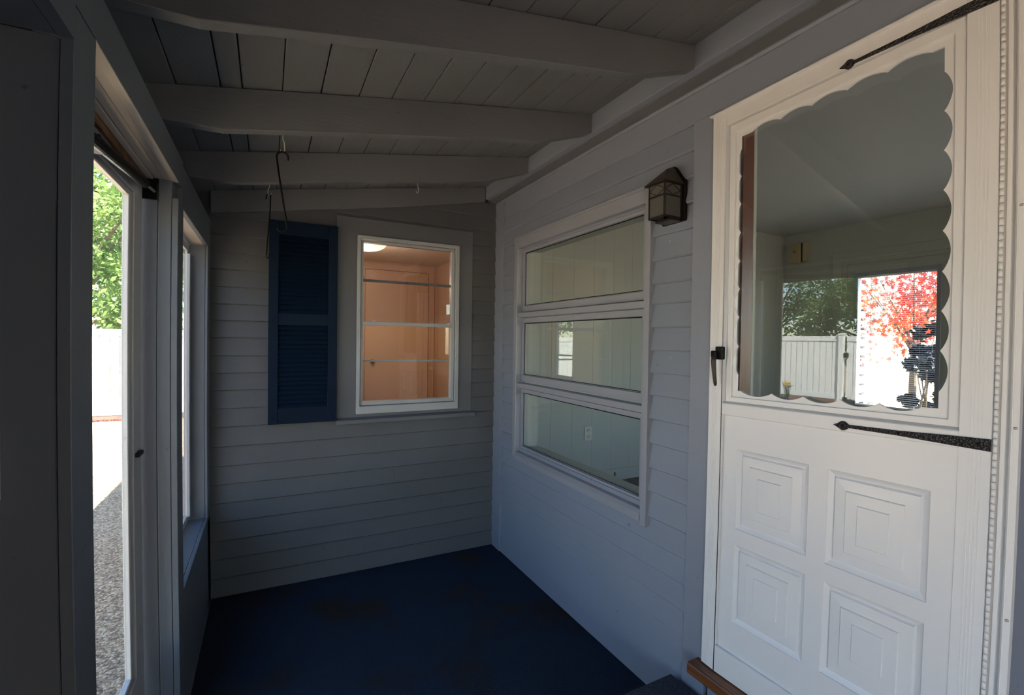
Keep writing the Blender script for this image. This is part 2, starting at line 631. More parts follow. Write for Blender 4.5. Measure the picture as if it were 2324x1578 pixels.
t = mo('trim_1', MB().box(1.363, 1.401, YR, 3.078, 2.503, 2.62), M_TRIM, bevel=.002)
tag(t, 'ledger board under the ceiling, carrying the rafter ends on the house wall', 'trim', kind='structure')
t = mo('trim_2', MB().box(1.401, W, YR, D, 2.498, 2.62), M_RAFT)
tag(t, 'recessed soffit strip between the ledger board and the house wall', 'trim', kind='structure')
mm = MB().prism([(W, 2.498), (W - .022, 2.498), (W - .024, 2.492), (W - .018, 2.484), (W, 2.482)], 'Y', YR, D)
t = mo('trim_3', mm, M_TRIM)
tag(t, 'thin bead moulding along the top of the house wall', 'trim', kind='structure')
t = mo('trim_4', MB().box(W - .013, W, YR, YCR, 2.364, 2.484), M_TRIM, bevel=.0015)
tag(t, 'flat frieze board above the clapboards and the white door', 'trim', kind='structure')
t = mo('trim_5', MB().box(W - .024, W, YCR, D - .001, 0, 2.482), M_TRIM, bevel=.002)
tag(t, 'narrow corner board where house wall meets the end wall', 'trim', kind='structure')
t = mo('trim_6', MB().box(W - .024, W, 1.205, 1.31, .0, 2.364), M_TRIM, bevel=.002)
tag(t, 'wide flat board between the clapboards and the white door', 'trim', kind='structure')
t = mo('trim_7', MB().box(W - .022, W, 0.33, 1.186, .0, .256).box(W - .018, W, YR, .33, 0, 2.364), M_TRIM)
tag(t, 'smooth panel below the door sill and right of the door', 'trim', kind='structure')

# ------------------------------------------------------------------ back wall
wb = empty('wall_back', (.6, D, 0), 'end wall of grey clapboards with one window and a shutter', 'wall', kind='structure')
mo('sheathing', MB().prism(rect(-.42, W + .12, 0, 2.75), 'Y', D, D + .12, holes=[rect(.50, 1.16, 1.03, 2.14)]), M_SIDDIM, wb)
ZB = [0, .109, .219, .327, .435, .544, .652, .758, .870, .983, 1.088, 1.192, 1.291, 1.390, 1.494, 1.591, 1.685, 1.782, 1.881, 1.978, 2.075, 2.18, 2.285, 2.39, 2.495]


def clap_x(x0, x1, z0, z1):
    m = MB()
    t = RND.uniform(-.001, .001)
    m.prism([(D, z0 + .001), (D - .0130 + t, z0 + .0020), (D - .0175 + t, z0 + .0065), (D - .003, z1 + .0015), (D, z1 + .001)], 'X', x0, x1)
    return m


for i in range(len(ZB) - 1):
    z0, z1 = ZB[i], ZB[i + 1]
    if z0 > .98 and z1 < 2.2:
        segs = [(L - .016, .366), (1.279, W)]
    else:
        k = RND.uniform(.3, .9)
        segs = [(L - .016, k), (k + .001, W)] if i in (2, 5, 8) else [(L - .016, W)]
    for a, b in segs:
        mo('clapboard', clap_x(a, b, z0, z1), M_SIDDIM, wb)

# ------------------------------------------------------------------ left wall
wl = empty('wall_left', (L, 1.0, 0), 'open framed outer wall with posts, a header beam and a low wall', 'wall', kind='structure')
XO = L - .107
mo('header_beam', MB().box(L - .022, L, 1.030, 2.138, 2.0605, 2.160).box(L - .022, L, YR, 1.030, 2.000, 2.160), M_POST, wl)
mo('bay_soffit', MB().box(XO - .04, L - .0235, YR, 1.030, 2.001, 2.075), M_POST, wl)
mo('header_beam', MB().box(L - .022, L - .002, 2.139, D, 1.990, 2.152), M_POST, wl, bevel=.002)
mo('top_plate', MB().box(XO, L - .024, YR, D, 2.075, 2.190), M_POST, wl)
mo('fascia', MB().box(XO - .02, XO, YR, D, 2.0, 2.34), M_POST, wl)
# posts: inner trim strip, jamb board, outer jamb board each proud by a little
for (a, b) in ((1.030, 1.137), (2.053, 2.165)):
    mo('post_trim', MB().box(L - .019, L, a, b, 0, 2.058 if a < 2 else 2.0), M_POST, wl, bevel=.0015)
    if a < 2:
        mo('post', MB().box(XO - .045, L - .021, a + .002, b - .002, -.02, 2.001), M_POST, wl, bevel=.0015)
    else:
        mo('post', MB().box(L - .061, L - .021, a + .002, b - .002, 0, 2.075), M_POST, wl, bevel=.0015)
        mo('outer_jamb', MB().box(XO - .045, L - .063, a + .003, b - .003, -.02, 2.04), M_POST, wl, bevel=.0015)
mo('corner_jamb', MB().box(L - .014, L - .002, 3.000, D, 0, 1.99), M_POST, wl, bevel=.001)
mo('corner_post', MB().box(XO, L - .016, 3.002, D, 0, 2.075), M_POST, wl)
# soffits of the openings
mo('lit_soffit_board', MB().box(L - .0435, L - .0225, 1.03, 2.053, 2.0600, 2.075), M_SOFFLIT, wl, bevel=.001)
mo('lit_soffit_board', MB().box(L - .075, L - .0450, 1.03, 2.053, 2.0620, 2.075), M_SOFFLIT, wl, bevel=.001)
mo('lit_soffit_board', MB().box(L - .095, L - .0765, 1.03, 2.053, 2.0560, 2.075), M_SOFFLIT, wl, bevel=.001)
mo('lit_soffit_board', MB().box(L - .020, L - .003, 2.165, 3.0, 1.9905, 2.0), M_SOFFLIT, wl)
mo('lit_soffit_board', MB().box(XO, L - .0215, 2.165, 3.0, 1.993, 2.075), M_SOFFLIT, wl)
mo('lit_soffit_board', MB().box(L - .0215, L - .0002, 1.137, 2.053, 2.0570, 2.0603), M_SOFFLIT, wl)  # thin added strip; its lighter paint stands in for light under the header
mo('head_board', MB().box(XO - .06, L - .0965, 1.137, 2.053, 2.035, 2.075), M_RAW, wl, label='bare weathered wood head board')
# low wall with sill
mo('sill', MB().box(L - .017, L - .000, 2.166, 3.0, .49, .513), M_POST, wl, bevel=.002)
mo('sill', MB().box(XO, L - .0182, 2.166, 3.0, .49, .512), M_POST, wl, bevel=.001)
mo('apron_panel', MB().box(L - .02, L - .002, 2.166, D, 0, .489), M_POST, wl, bevel=.001)
mo('outer_panel', MB().box(XO, L - .03, 2.166, 3.0, 0, .489), M_POST, wl)
# bay beside the camera, unseen: panels added to shape the daylight, kick board, post
mo('blocking_panel', MB().box(XO - .02, XO, -.25, 1.029, 0, 2.02), M_POST, wl)
mo('blocking_panel', MB().box(XO - .02, XO, YR, -1.8, 0, 2.057), M_POST, wl)
mo('kick_board', MB().box(XO, L - .01, .0, 1.03, 0, .12), M_POST, wl)
mo('post', MB().box(XO, L, -.36, -.25, 0, 2.057), M_POST, wl)
mo('bolt_keeper', MB().box(XO + .001, XO + .017, 1.012, 1.030, 1.235, 1.345), M_ALU, wl)

# unseen rear wall of the porch; opening added to light the near faces
rw = mo('wall_rear', MB().prism(rect(-.42, W + .12, -.24, 2.75), 'Y', YR - .1, YR, holes=[rect(.1, .75, .25, 1.0)]), M_SIDDIM)
tag(rw, 'end of the porch behind the photographer, with an opening added for light', 'wall', kind='structure')

# ------------------------------------------------------------------ ceiling: planks and rafters
ce = empty('ceiling', (.5, 1, 2.5), 'sloping ceiling of painted planks on exposed rafters', 'ceiling', kind='structure')
SEAM = [-.41, -.285, -.16, -.096, .029, .156, .291, .413, .542, .665, .791, .916, 1.037, 1.163, 1.296, 1.40, 1.50]
for i in range(len(SEAM) - 1):
    a, b = SEAM[i] + .0016, SEAM[i + 1] - .0016
    if i in (2, 3, 5):
        a += .001
    dz = RND.uniform(-.0015, .0015)
    m = MB()
    m.prism([(a, zc(a) + dz + .0012), (a + .0015, zc(a) + dz), (b - .0015, zc(b) + dz), (b, zc(b) + dz + .0012), (b, zc(b) + .02), (a, zc(a) + .02)], 'Y', YR, D)
    mo('ceiling_plank', m, M_CEIL, ce)
mo('roof_deck', MB().prism([(-.56, zc(-.56) + .024), (1.70, zc(1.70) + .024), (1.70, zc(1.70) + .10), (-.56, zc(-.56) + .10)], 'Y', YR - .3, D + .1), M_DARK, ce)
RY = [-2.48, -1.864, -1.247, -.63, -.012, .604, 1.221, 1.838, 2.454]
for y in RY:
    zb = 2.197
    poly = [(XO, zb - .001), (-.150, zb), (1.085, 2.404), (1.362, 2.502), (1.362, zc(1.362) - .002), (XO, zc(XO) - .002)]
    mo('rafter', MB().prism(poly, 'Y', y, y + .041), M_RAFT, ce, bevel=.0015)
poly = [(L - .001, 2.192), (-.127, 2.216), (.78, 2.369), (1.362, 2.488), (1.362, zc(1.362) - .002), (L - .001, zc(L) - .002)]
mo('rafter', MB().prism(poly, 'Y', 3.079, D - .0155), M_RAFT, ce, bevel=.0015)

# ------------------------------------------------------------------ window_1: three-sash window in the house wall
w1 = empty('window_1', (W, 2.17, .7), 'large three-light window with pale grey frame in the house wall', 'window', kind='structure')
XC = W - .036
mo('side_casing', MB().box(XC, W + .03, 2.745, 2.787, .735, 2.178), M_CASE, w1, bevel=.003)
mo('side_casing', MB().box(XC, W + .03, 1.528, 1.562, .700, 2.178), M_CASE, w1, bevel=.003)
mo('head_casing', MB().box(XC + .004, W + .03, 1.562, 2.745, 2.112, 2.180).box(XC - .004, W, 1.562, 2.787, 2.172, 2.186), M_CASE, w1, bevel=.002)
mo('transom_bar', MB().box(XC + .008, W + .03, 1.562, 2.745, 1.655, 1.688), M_CASE, w1, bevel=.003)
mo('transom_bar', MB().box(XC + .008, W + .03, 1.562, 2.745, 1.192, 1.224), M_CASE, w1, bevel=.003)
mo('window_sill', MB().prism([(W + .03, .772), (XC + .012, .765), (XC - .004, .748), (XC - .004, .716), (W + .03, .716)], 'Y', 1.562, 2.745), M_CASE, w1, bevel=.002)
mo('reveal', MB().box(W + .0, W + .06, 2.762, 2.80, .75, 2.12).box(W, W + .06, 1.555, 1.575, .75, 2.12), M_CASE, w1)
mo('jamb_liner', MB().prism(rect(1.575, 2.765, .765, 2.125), 'X', W + .036, W + .138, holes=[rect(1.602, 2.738, .792, 2.098)]), M_INT, w1)
for (za, zb) in ((1.740, 2.080), (1.281, 1.618), (.809, 1.154)):
    m = MB()
    o_ = rect(1.573, 2.757, za - .046, zb + .030)
    m.prism(o_, 'X', W + .006, W + .034, holes=[rect(1.614, 2.727, za - .006, zb + .004)])
    m.prism(rect(1.614, 2.727, za - .006, zb + .004), 'X', W + .018, W + .030, holes=[rect(1.622, 2.719, za, zb)])
    s = mo('sash', m, M_CASE, w1, bevel=.002)
    mo('pane', MB().box(W + .026, W + .030, 1.618, 2.723, za - .004, zb + .003), M_GLWIN, s)
    mo('gasket', MB().prism(rect(1.620, 2.721, za - .002, zb + .002), 'X', W + .0165, W + .0178, holes=[rect(1.6235, 2.7165, za + .0015, zb - .0025)]), M_BLK, s)

# ------------------------------------------------------------------ window_2: window in the end wall
w2 = empty('window_2', (.84, D, .97), 'double-hung window with worn white frame in the end wall, lit room behind', 'window', kind='structure')
mo('casing', MB().prism(rect(.366, 1.279, .99, 2.268), 'Y', D - .020, D, holes=[rect(.505, 1.165, 1.02, 2.15)]), M_TRIMDIM, w2, bevel=.002)
m = MB()
m.prism(rect(.492, 1.176, 1.020, 2.158), 'Y', D - .034, D + .03, holes=[rect(.514, 1.150, 1.070, 2.134)])
mo('outer_frame', m, M_WFR, w2, bevel=.003)
m = MB()
m.prism(rect(.516, 1.148, 1.072, 2.132), 'Y', D - .018, D + .025, holes=[rect(.532, 1.122, 1.098, 2.116)])
mo('storm_frame', m, M_WFR, w2, bevel=.003)
mo('window_sill', MB().prism([(D - .060, .965), (D - .060, .990), (D, 1.006), (D, .965)], 'X', .372, 1.296), M_TRIMDIM, w2, bevel=.002)
mo('meeting_rail', MB().box(.530, 1.125, D - .026, D + .01, 1.588, 1.612), M_WFR, w2, bevel=.002)
mo('pane', MB().box(.528, 1.126, D - .004, D, 1.612, 2.12), M_GLDUST, w2)
mo('pane', MB().box(.528, 1.126, D + .006, D + .010, 1.09, 1.60), M_GLWIN, w2)
mo('storm_bar', MB().box(.528, 1.126, D + .030, D + .040, 1.872, 1.889), M_WFR, w2)
mo('storm_bar', MB().box(.528, 1.126, D + .030, D + .040, 1.350, 1.362), M_WFR, w2)
mo('sash_latch', MB().box(.585, .605, D - .034, D - .02, 1.612, 1.620), M_STEEL, w2)

# ------------------------------------------------------------------ window_3: sliding window over the low wall
w3 = empty('window_3', (XO, 2.58, .51), 'aluminium framed window over the low wall beside the end wall', 'window', kind='structure')
mo('frame', MB().prism(rect(2.168, 2.998, .515, 1.990), 'X', XO + .001, XO + .014, holes=[rect(2.21, 2.975, .545, 1.955)]), M_ALU, w3, bevel=.001)
mo('sash_stile', MB().box(XO + .015, XO + .029, 2.950, 2.985, .545, 1.935), M_WFR, w3, bevel=.001)
mo('pane', MB().box(XO + .005, XO + .008, 2.2, 2.98, .54, 1.96), M_GLDIM, w3)

# ------------------------------------------------------------------ door_2: storm door in the outer wall
d2 = empty('door_2', (XO, 1.6, .1), 'full-length glass storm door with pale aluminium frame in the outer wall', 'door', kind='structure')
XD = XO + .002
m = MB()
m.prism(rect(1.135, 2.040, .10, 2.020), 'X', XD - .030, XD, holes=[rect(1.19, 1.935, .345, 1.975)])
mo('leaf_frame', m, M_ALU, d2, bevel=.003)
m = MB()
m.prism(rect(1.19, 1.935, .345, 1.975), 'X', XD - .026, XD - .008, holes=[rect(1.215, 1.905, .365, 1.958)])
mo('glazing_bead', m, M_ALU, d2, bevel=.002)
mo('pane', MB().box(XD - .018, XD - .014, 1.20, 1.92, .35, 1.965), M_GLASS, d2)
mo('latch', MB().box(XD, XD + .012, 1.955, 2.015, 1.092, 1.106), M_BLK, d2, bevel=.001)
cl = mo('closer_tube', MB().cyl((XD + .030, 1.36, 1.955), (XD + .034, 1.90, 2.000), .015, seg=14), M_BLK, d2, smooth=False)
mo('closer_rod', MB().cyl((XD + .034, 1.90, 2.000), (XD + .036, 2.03, 2.010), .005, seg=8), M_STEEL, cl)
mo('closer_bracket', MB().box(XD, XD + .035, 1.44, 1.49, 1.950, 1.985), M_BLK, d2, bevel=.002)
mo('stop_strip', MB().box(XO - .002, L - .064, 2.040, 2.0525, 1.985, 2.055), M_BLK, d2)

# ------------------------------------------------------------------ door_1: white storm door in the house wall
def SH(p):   # the old door hangs slightly out of square
    return (p[0], p[1], p[2] + 0.022 * (1.2 - p[1]))


def dmo(name, mb, mat, parent, bevel=0.0, smooth=False, label=None):
    mb.v = [SH(p) for p in mb.v]
    return mo(name, mb, mat, parent, bevel, smooth, label)


d1 = empty('door_1', (W, .8, .3), 'white storm door with scalloped glass, four embossed panels and black strap hinges', 'door', kind='structure')
XF = W - .042
mo_leaf = MB()
mo_leaf.box(XF, W - .004, 1.147, 1.204, .306, 2.338)
mo_leaf.box(XF, W - .004, .419, .477, .306, 2.338)
mo_leaf.box(XF, W - .004, .477, 1.147, 2.283, 2.338)
mo_leaf.box(XF, W - .004, .477, 1.147, .306, .400)
leaf = dmo('door_leaf', mo_leaf, M_DOOR, d1, bevel=.002)
m = MB()
for k in range(4):
    m.box(XF - .0008, XF + .001, 1.166 + k * .006, 1.168 + k * .006, .31, 2.33)
    m.box(XF - .0008, XF + .001, .436 + k * .007, .438 + k * .007, .31, 2.33)
dmo('stile_bead', m, M_DOOR, leaf)
dmo('mid_rail', MB().prism([(XF, 1.249), (XF - .0, 1.290), (W - .020, 1.298), (W - .020, 1.243)], 'Y', .477, 1.147), M_DOOR, d1, bevel=.002)
# upper sash frame
dmo('sash_frame', MB().prism(rect(.479, 1.136, 1.297, 2.279), 'X', W - .034, W - .006, holes=[rect(.503, 1.116, 1.314, 2.250)]), M_DOOR, d1, bevel=.0015)


def scallop():
    pts = []

    def arc(a, b, out, n=14):
        for i in range(n + 1):
            s = i / n
            h = math.sin(math.pi * s) ** 0.8
            pts.append((a[0] + (b[0] - a[0]) * s + out[0] * h, a[1] + (b[1] - a[1]) * s + out[1] * h))
    yl, yr, zt, zb_ = 1.098, .525, 2.230, 1.337
    # start top-left going to the right (y decreasing)
    pts.append((yl, zt))
    v = [1.058, .955, .854, .752, .651, .551]
    for a, b in zip(v[:-1], v[1:]):
        arc((a, zt), (b, zt), (0, .013))
    pts.append((yr, zt))
    v = [2.167, 2.070, 1.973, 1.875, 1.775, 1.675, 1.578, 1.480, 1.379]
    for a, b in zip(v[:-1], v[1:]):
        arc((yr, a), (yr, b), (-.0165, 0))
    pts.append((yr, zb_))
    v = [.559, .656, .755, .864, .968, 1.083]
    for a, b in zip(v[:-1], v[1:]):
        arc((a, zb_), (b, zb_), (0, -.015))
    pts.append((yl, zb_))
    v = [1.395, 1.492, 1.595, 1.695, 1.793, 1.893, 1.993, 2.091, 2.187]
    for a, b in zip(v[:-1], v[1:]):
        arc((yl, a), (yl, b), (.016, 0))
    q = []
    for p in pts:
        if not q or (abs(q[-1][0] - p[0]) + abs(q[-1][1] - p[1])) > 1e-5:
            q.append(p)
    return q


sc = scallop()
dmo('scalloped_inset', MB().prism(rect(.5025, 1.1165, 1.3135, 2.2505), 'X', W - .027, W - .020, holes=[sc]), M_DPAN, d1)
for a, b in (((1.1165, 2.2505), (1.098, 2.230)), ((.5025, 2.2505), (.525, 2.230)), ((.5025, 1.3135), (.525, 1.337)), ((1.1165, 1.3135), (1.098, 1.337))):
    pass
TILT = 0.053
pm = MB().box(-.002, .002, -.325, .325, -.485, .485)
pm.v = [(W + .001 + p[0] + (-(p[1]) * TILT) + p[2] * 0.004, .812 + p[1], 1.783 + p[2]) for p in pm.v]
dmo('pane', pm, M_GLSTORM, d1)

# lower embossed panel
def emboss(m, y0, y1, z0, z1, xf):
    """concentric rectangles with heights; returns nothing, adds a sunk-and-raised panel"""
    prof = [(0, 0), (.002, .003), (.0185, .0125), (.0225, .0035), (.052, .0020), (.0545, -.0022), (.085, -.0022), (.0875, -.0055)]
    rings = []
    for ins, dx in prof:
        n = len(m.v)
        m.v += [(xf + dx, y0 + ins, z0 + ins), (xf + dx, y1 - ins, z0 + ins), (xf + dx, y1 - ins, z1 - ins), (xf + dx, y0 + ins, z1 - ins)]
        rings.append(n)
    for a, b in zip(rings[:-1], rings[1:]):
        for i in range(4):
            j = (i + 1) % 4
            m.f.append((a + i, a + j, b + j, b + i))
    n = rings[-1]
    m.f.append((n, n + 1, n + 2, n + 3))


XP = W - .028
def SLANT(m):   # the sheet lies deeper at the latch side than at the hinge side
    m.v = [(p[0] - .0125 * (1.147 - p[1]) / .67, p[1], p[2]) for p in m.v]
    return m


PANELS = [(.834, 1.089, .850, 1.133), (.529, .780, .850, 1.133), (.834, 1.091, .512, .795), (.531, .781, .519, .797)]
hol = [rect(*p) for p in PANELS]
m = MB()
lo = rect(.478, 1.150, .395, 1.252)
tr = tessellate_polygon([[Vector((p[0], p[1], 0)) for p in lp] for lp in [lo] + hol])
fl_ = [p for lp in [lo] + hol for p in lp]
m.v += [(XP, p[0], p[1]) for p in fl_]
m.f += [tuple(t) for t in tr]
dmo('panel_sheet', SLANT(m), M_DPAN, d1)
for p in PANELS:
    m = MB()
    emboss(m, *p, XP)
    dmo('embossed_panel', SLANT(m), M_DPAN, d1)
# inner core behind the sheet
dmo('panel_backing', MB().box(W - .010, W - .004, .47, 1.15, .39, 1.26), M_DOOR, d1)

# strap hinges
def strap(z, sag):
    pts = []
    up = [(.762, z), (.750, z + .006), (.739, z + .0135), (.731, z + .0125), (.725, z + .008), (.7215, z + .0045), (.60, z + .0065), (.50, z + .0115), (.4195, z + .0140)]
    dn = [(.4195, z - .0140), (.50, z - .0110), (.60, z - .0065), (.7215, z - .0045), (.725, z - .008), (.731, z - .0125), (.739, z - .0135), (.750, z - .006)]
    return [(a, b + sag * (.762 - a)) for a, b in up + dn]


for z, sg in ((1.2665, -.004), (2.290, -.012)):
    h = dmo('strap_hinge', MB().prism(strap(z, sg), 'X', XF - .0045, XF - .0003), M_HAM, d1, bevel=.0012, label='black hammered iron strap hinge with arrow tip')
    for y in (.738, .600, .441):
        dmo('screw', MB().lathe((XF - .0046, y, z + sg * (.762 - y)), [(.0, -.002), (.0028, -.0016), (.0038, .001)], 'X', 12), M_BLK, h, smooth=True)
# continuous hinge knuckles
kn = None
hb = dmo('hinge_leaf', MB().box(XF + .004, W - .006, .4076, .4188, .306, 2.335), M_ALU, d1)
kmesh = MB().cyl((0, 0, 0), (0, 0, .0155), .0042, seg=10).mesh('hinge_knuckle')
kmesh.materials.append(M_DOOR)
for p in kmesh.polygons:
    p.use_smooth = len(p.vertices) == 4
z = .31
while z < 2.32:
    k = bpy.data.objects.new('hinge_knuckle', kmesh)
    COL.objects.link(k)
    k.parent = d1
    k.matrix_parent_inverse = Matrix.Translation(-PW[d1.name])
    k.location = (XF - .0005, .4135, z + .0172)
    z += .0165
# fixed frame right of the hinge and above the door
m = MB()
m.box(XF + .004, W - .02, .3985, .4075, .30, 2.40)
m.box(XF + .012, W - .02, .3915, .3985, .30, 2.40)
m.box(XF + .002, W - .02, .376, .3915, .30, 2.40)
m.box(XF - .001, XF + .004, .386, .389, .30, 2.40)
dmo('frame_jamb', m, M_DOOR, d1, bevel=.0012)
dmo('frame_head', MB().box(XF + .006, W - .01, .376, 1.200, 2.341, 2.352).box(XF - .008, W - .01, .376, 1.214, 2.336, 2.342), M_DOOR, d1, bevel=.0015)
for (y, z) in ((1.17, 2.347), (.86, 2.347), (.62, 2.347), (.3815, 1.80), (.3815, 1.31), (.3815, .88)):
    s = MB()
    if y > .5:
        s.lathe((XF + .004, y, z), [(.0, -.002), (.003, -.001), (.004, .002)], 'X', 10)
    else:
        s.lathe((XF + .0005, y, z), [(.0, -.002), (.0025, -.001), (.0035, .001)], 'X', 10)
    dmo('screw', s, M_STEEL, d1, smooth=True)
# handle
m = MB().box(XF - .018, XF, 1.135, 1.166, 1.447, 1.493)
hd = mo('handle', m, M_BLK, d1, bevel=.003)
mo('push_button', MB().box(XF - .036, XF - .018, 1.150, 1.172, 1.452, 1.478), M_BLK, hd, bevel=.004)
mo('pull_lever', MB().tube([(XF - .030, 1.160, 1.472), (XF - .032, 1.159, 1.44), (XF - .030, 1.157, 1.40), (XF - .026, 1.155, 1.362), (XF - .025, 1.155, 1.353)], [.009, .009, .0075, .006, .004], 10), M_BRZ, hd, smooth=True)
thr = dmo('threshold', MB().prism([(W - .085, .262), (W - .081, .256), (W + .1, .256), (W + .1, .300), (W - .081, .300), (W - .085, .294)], 'Y', .30, 1.232), M_THR, d1, bevel=.002, label='orange-brown stained wooden threshold')
# house-side jamb of stained wood behind the storm glass
mo('inner_jamb', MB().box(W + .045, W + .105, 1.140, 1.19, .30, 2.40), M_REDW, d1, label='red-brown stained inner door jamb')
mo('inner_jamb', MB().box(W + .045, W + .14, .40, .46, .30, 2.40), M_REDW, d1, label='red-brown stained inner door jamb')

# carpeted step
st = mo('carpeted_step', MB().box(.86, 1.447, .15, 1.352, .0, .170), M_CARP2, bevel=.012)
tag(st, 'low box step covered in worn blue-grey carpet below the white door', 'step')

# ------------------------------------------------------------------ shutter
sh = empty('shutter', (.18, 3.08, .99), 'dark navy louvred shutter hung left of the end wall window', 'shutter')
SX = lambda x, z: x - .010 * (2.187 - z) / 1.2 * (1 - (x + .012) / .385)
X0, X1, Z0, Z1 = -.008, .372, .990, 2.187
YS0, YS1 = 3.066, 3.096
mo('stile', MB().box(X0, X0 + .052, YS0, YS1, Z0, Z1), M_NAVY, sh, bevel=.002)
mo('stile', MB().box(X1 - .052, X1, YS0, YS1, Z0, Z1), M_NAVY, sh, bevel=.002)
for a, b in ((2.105, Z1), (1.575, 1.645), (Z0, 1.085)):
    mo('rail', MB().box(X0 + .052, X1 - .052, YS0 + .002, YS1, a, b), M_NAVY, sh, bevel=.0015)
lm = MB().prism([(-.012, -.014), (-.0095, -.0155), (.012, .012), (.0095, .0145)], 'X', X0 + .050, X1 - .050).mesh('louvre')
lm.materials.append(M_NAVY)
for a, b, n in ((1.645, 2.105, 17), (1.085, 1.575, 18)):
    for k in range(n):
        o = bpy.data.objects.new('louvre', lm)
        COL.objects.link(o)
        o.parent = sh
        o.matrix_parent_inverse = Matrix.Translation(-PW[sh.name])
        o.location = (0, 3.081, a + (b - a) * (k + .5) / n)
mo('backing', MB().box(X0 + .05, X1 - .05, YS1, YS1 + .002, Z0 + .05, Z1 - .05), M_DARK, sh)
for x, z in ((.018, 1.60), (.346, 1.60), (.018, 1.03), (.346, 1.03)):
    mo('screw', MB().lathe((x, YS0 - .001, z), [(0, -.003), (.004, -.002), (.006, .001)], 'Y', 12), M_NAVY, sh, smooth=True)

# ------------------------------------------------------------------ wall lantern
la = empty('wall_lantern', (W - .015, 1.40, 2.0), 'small bronze box lantern with a pitched roof on the wall beside the big window', 'lamp')
LX0, LX1, LY0, LY1, LZ0, LZ1 = 1.365, 1.456, 1.362, 1.452, 2.000, 2.138
mo('back_plate', MB().prism([(1.346, 1.990), (1.468, 1.990), (1.468, 2.150), (1.410, 2.222), (1.404, 2.222), (1.346, 2.150)], 'X', 1.456, W - .012), M_BLK, la, bevel=.003)
m = MB()
b_ = .006
for (x, y) in ((LX0, LY0), (LX0, LY1 - b_), (LX1 - b_, LY0), (LX1 - b_, LY1 - b_)):
    m.box(x, x + b_, y, y + b_, LZ0, LZ1)
for z in (LZ0, 2.083, LZ1 - b_):
    m.box(LX0, LX0 + b_, LY0, LY1, z, z + b_)
    m.box(LX0, LX1, LY0, LY0 + b_, z, z + b_)
    m.box(LX0, LX1, LY1 - b_, LY1, z, z + b_)
mo('cage', m, M_BRZ, la, bevel=.0008)
m = MB()
def bar(p, q, r=.0017): m.cyl(p, q, r, seg=6)
za, zb_, zm = 2.089, 2.132, 2.110
for k in (0, 1):
    pass
ym = (LY0 + LY1) / 2
for s in (LY0 + .004, LY1 - .004):
    bar((LX0 + .002, s, zm), (LX0 + .002, ym, zb_))
    bar((LX0 + .002, s, zm), (LX0 + .002, ym, za))
xm = (LX0 + LX1) / 2
for yy in (LY0 + .002, LY1 - .002):
    for s in (LX0 + .004, LX1 - .004):
        bar((s, yy, zm), (xm, yy, zb_))
        bar((s, yy, zm), (xm, yy, za))
mo('lattice', m, M_BRZ, la)
m = MB()
ap1, ap2 = (1.418, 1.407, 2.205), (1.458, 1.407, 2.222)
c = [(1.353, 1.352, 2.138), (1.353, 1.463, 2.138), (1.458, 1.352, 2.140), (1.458, 1.463, 2.140)]
n = len(m.v)
m.v += c + [ap1, ap2]
m.f += [(0, 1, 4), (0, 4, 5, 2), (1, 3, 5, 4), (0, 2, 3, 1), (2, 5, 3)]
mo('roof', m, M_BRZR, la, label='weathered brown metal lantern roof')
mo('eave', MB().box(1.352, 1.458, 1.351, 1.464, 2.134, 2.140), M_BRZ, la, bevel=.001)
mo('bottom_tray', MB().box(LX0 + .035, LX1, LY0 + .004, LY1 - .004, 1.990, 1.998), M_BRZ, la, bevel=.001)
for bx in ((LX0 + .0025, LX0 + .004, LY0 + b_, LY1 - b_, LZ0 + b_, LZ1 - b_), (LX0 + b_, LX1 - b_, LY0 + .0025, LY0 + .004, LZ0 + b_, LZ1 - b_), (LX0 + b_, LX1 - b_, LY1 - .004, LY1 - .0025, LZ0 + b_, LZ1 - b_)):
    mo('glass_pane', MB().box(*bx), M_FROST, la)
mo('bulb', MB().lathe((1.415, 1.407, 2.02), [(0, 0), (.012, .004), (.020, .018), (.021, .035), (.013, .055), (.010, .07), (0, .075)], 'Z', 16), M_WFR, la, smooth=True)

# ------------------------------------------------------------------ hooks under the rafters
def arcpts(cx, cz, r, a0, a1, n=10):
    return [(cx + r * math.cos(math.radians(a0 + (a1 - a0) * i / n)), cz + r * math.sin(math.radians(a0 + (a1 - a0) * i / n))) for i in range(n + 1)]


def s_hook(y, pts, r, label):
    o = mo('plant_hook', MB().tube([(x, y + dy, z) for x, z, dy in pts], r, 8), M_BLK, smooth=True)
    return tag(o, label, 'hook')


# long hook under the second full rafter
top = arcpts(.0335, 2.147, .019, 10, 190)
pts = [(.0525, 2.139, 0)] + [(x, z, 0) for x, z in top] + [(.024, 2.08, 0), (.038, 1.99, 0), (.052, 1.905, 0)]
bot = arcpts(.0365, 1.897, .016, 0, -165)
pts += [(x, z, 0) for x, z in bot]
s_hook(1.872, pts, .0034, 'long black S-shaped plant hook hanging in front of the shutter top')
top = [(-.0215, 2.150, .012), (-.021, 2.163, .010), (-.017, 2.171, .006), (-.009, 2.174, .002), (-.003, 2.168, 0)]
pts = top + [(-.004, 2.10, 0), (-.008, 2.03, 0), (-.013, 1.96, 0), (-.017, 1.895, 0), (-.017, 1.880, -.001), (-.012, 1.871, -.004), (-.006, 1.876, -.008), (-.004, 1.892, -.010)]
s_hook(2.478, pts, .0032, 'shorter black plant hook hanging at the left edge of the shutter')


def cup_hook(x, y, zt, zb, mirror, label):
    s = 1 if mirror else -1
    p = [(x, y, zt), (x, y, zt - .018), (x + s * .005, y, zt - .026), (x + s * .007, y, zb + .010), (x + s * .002, y, zb + .001), (x - s * .004, y, zb + .003), (x - s * .008, y, zb + .010)]
    o = mo('cup_hook', MB().tube(p, .0017, 8), M_WHOOK, smooth=True)
    return tag(o, label, 'hook')


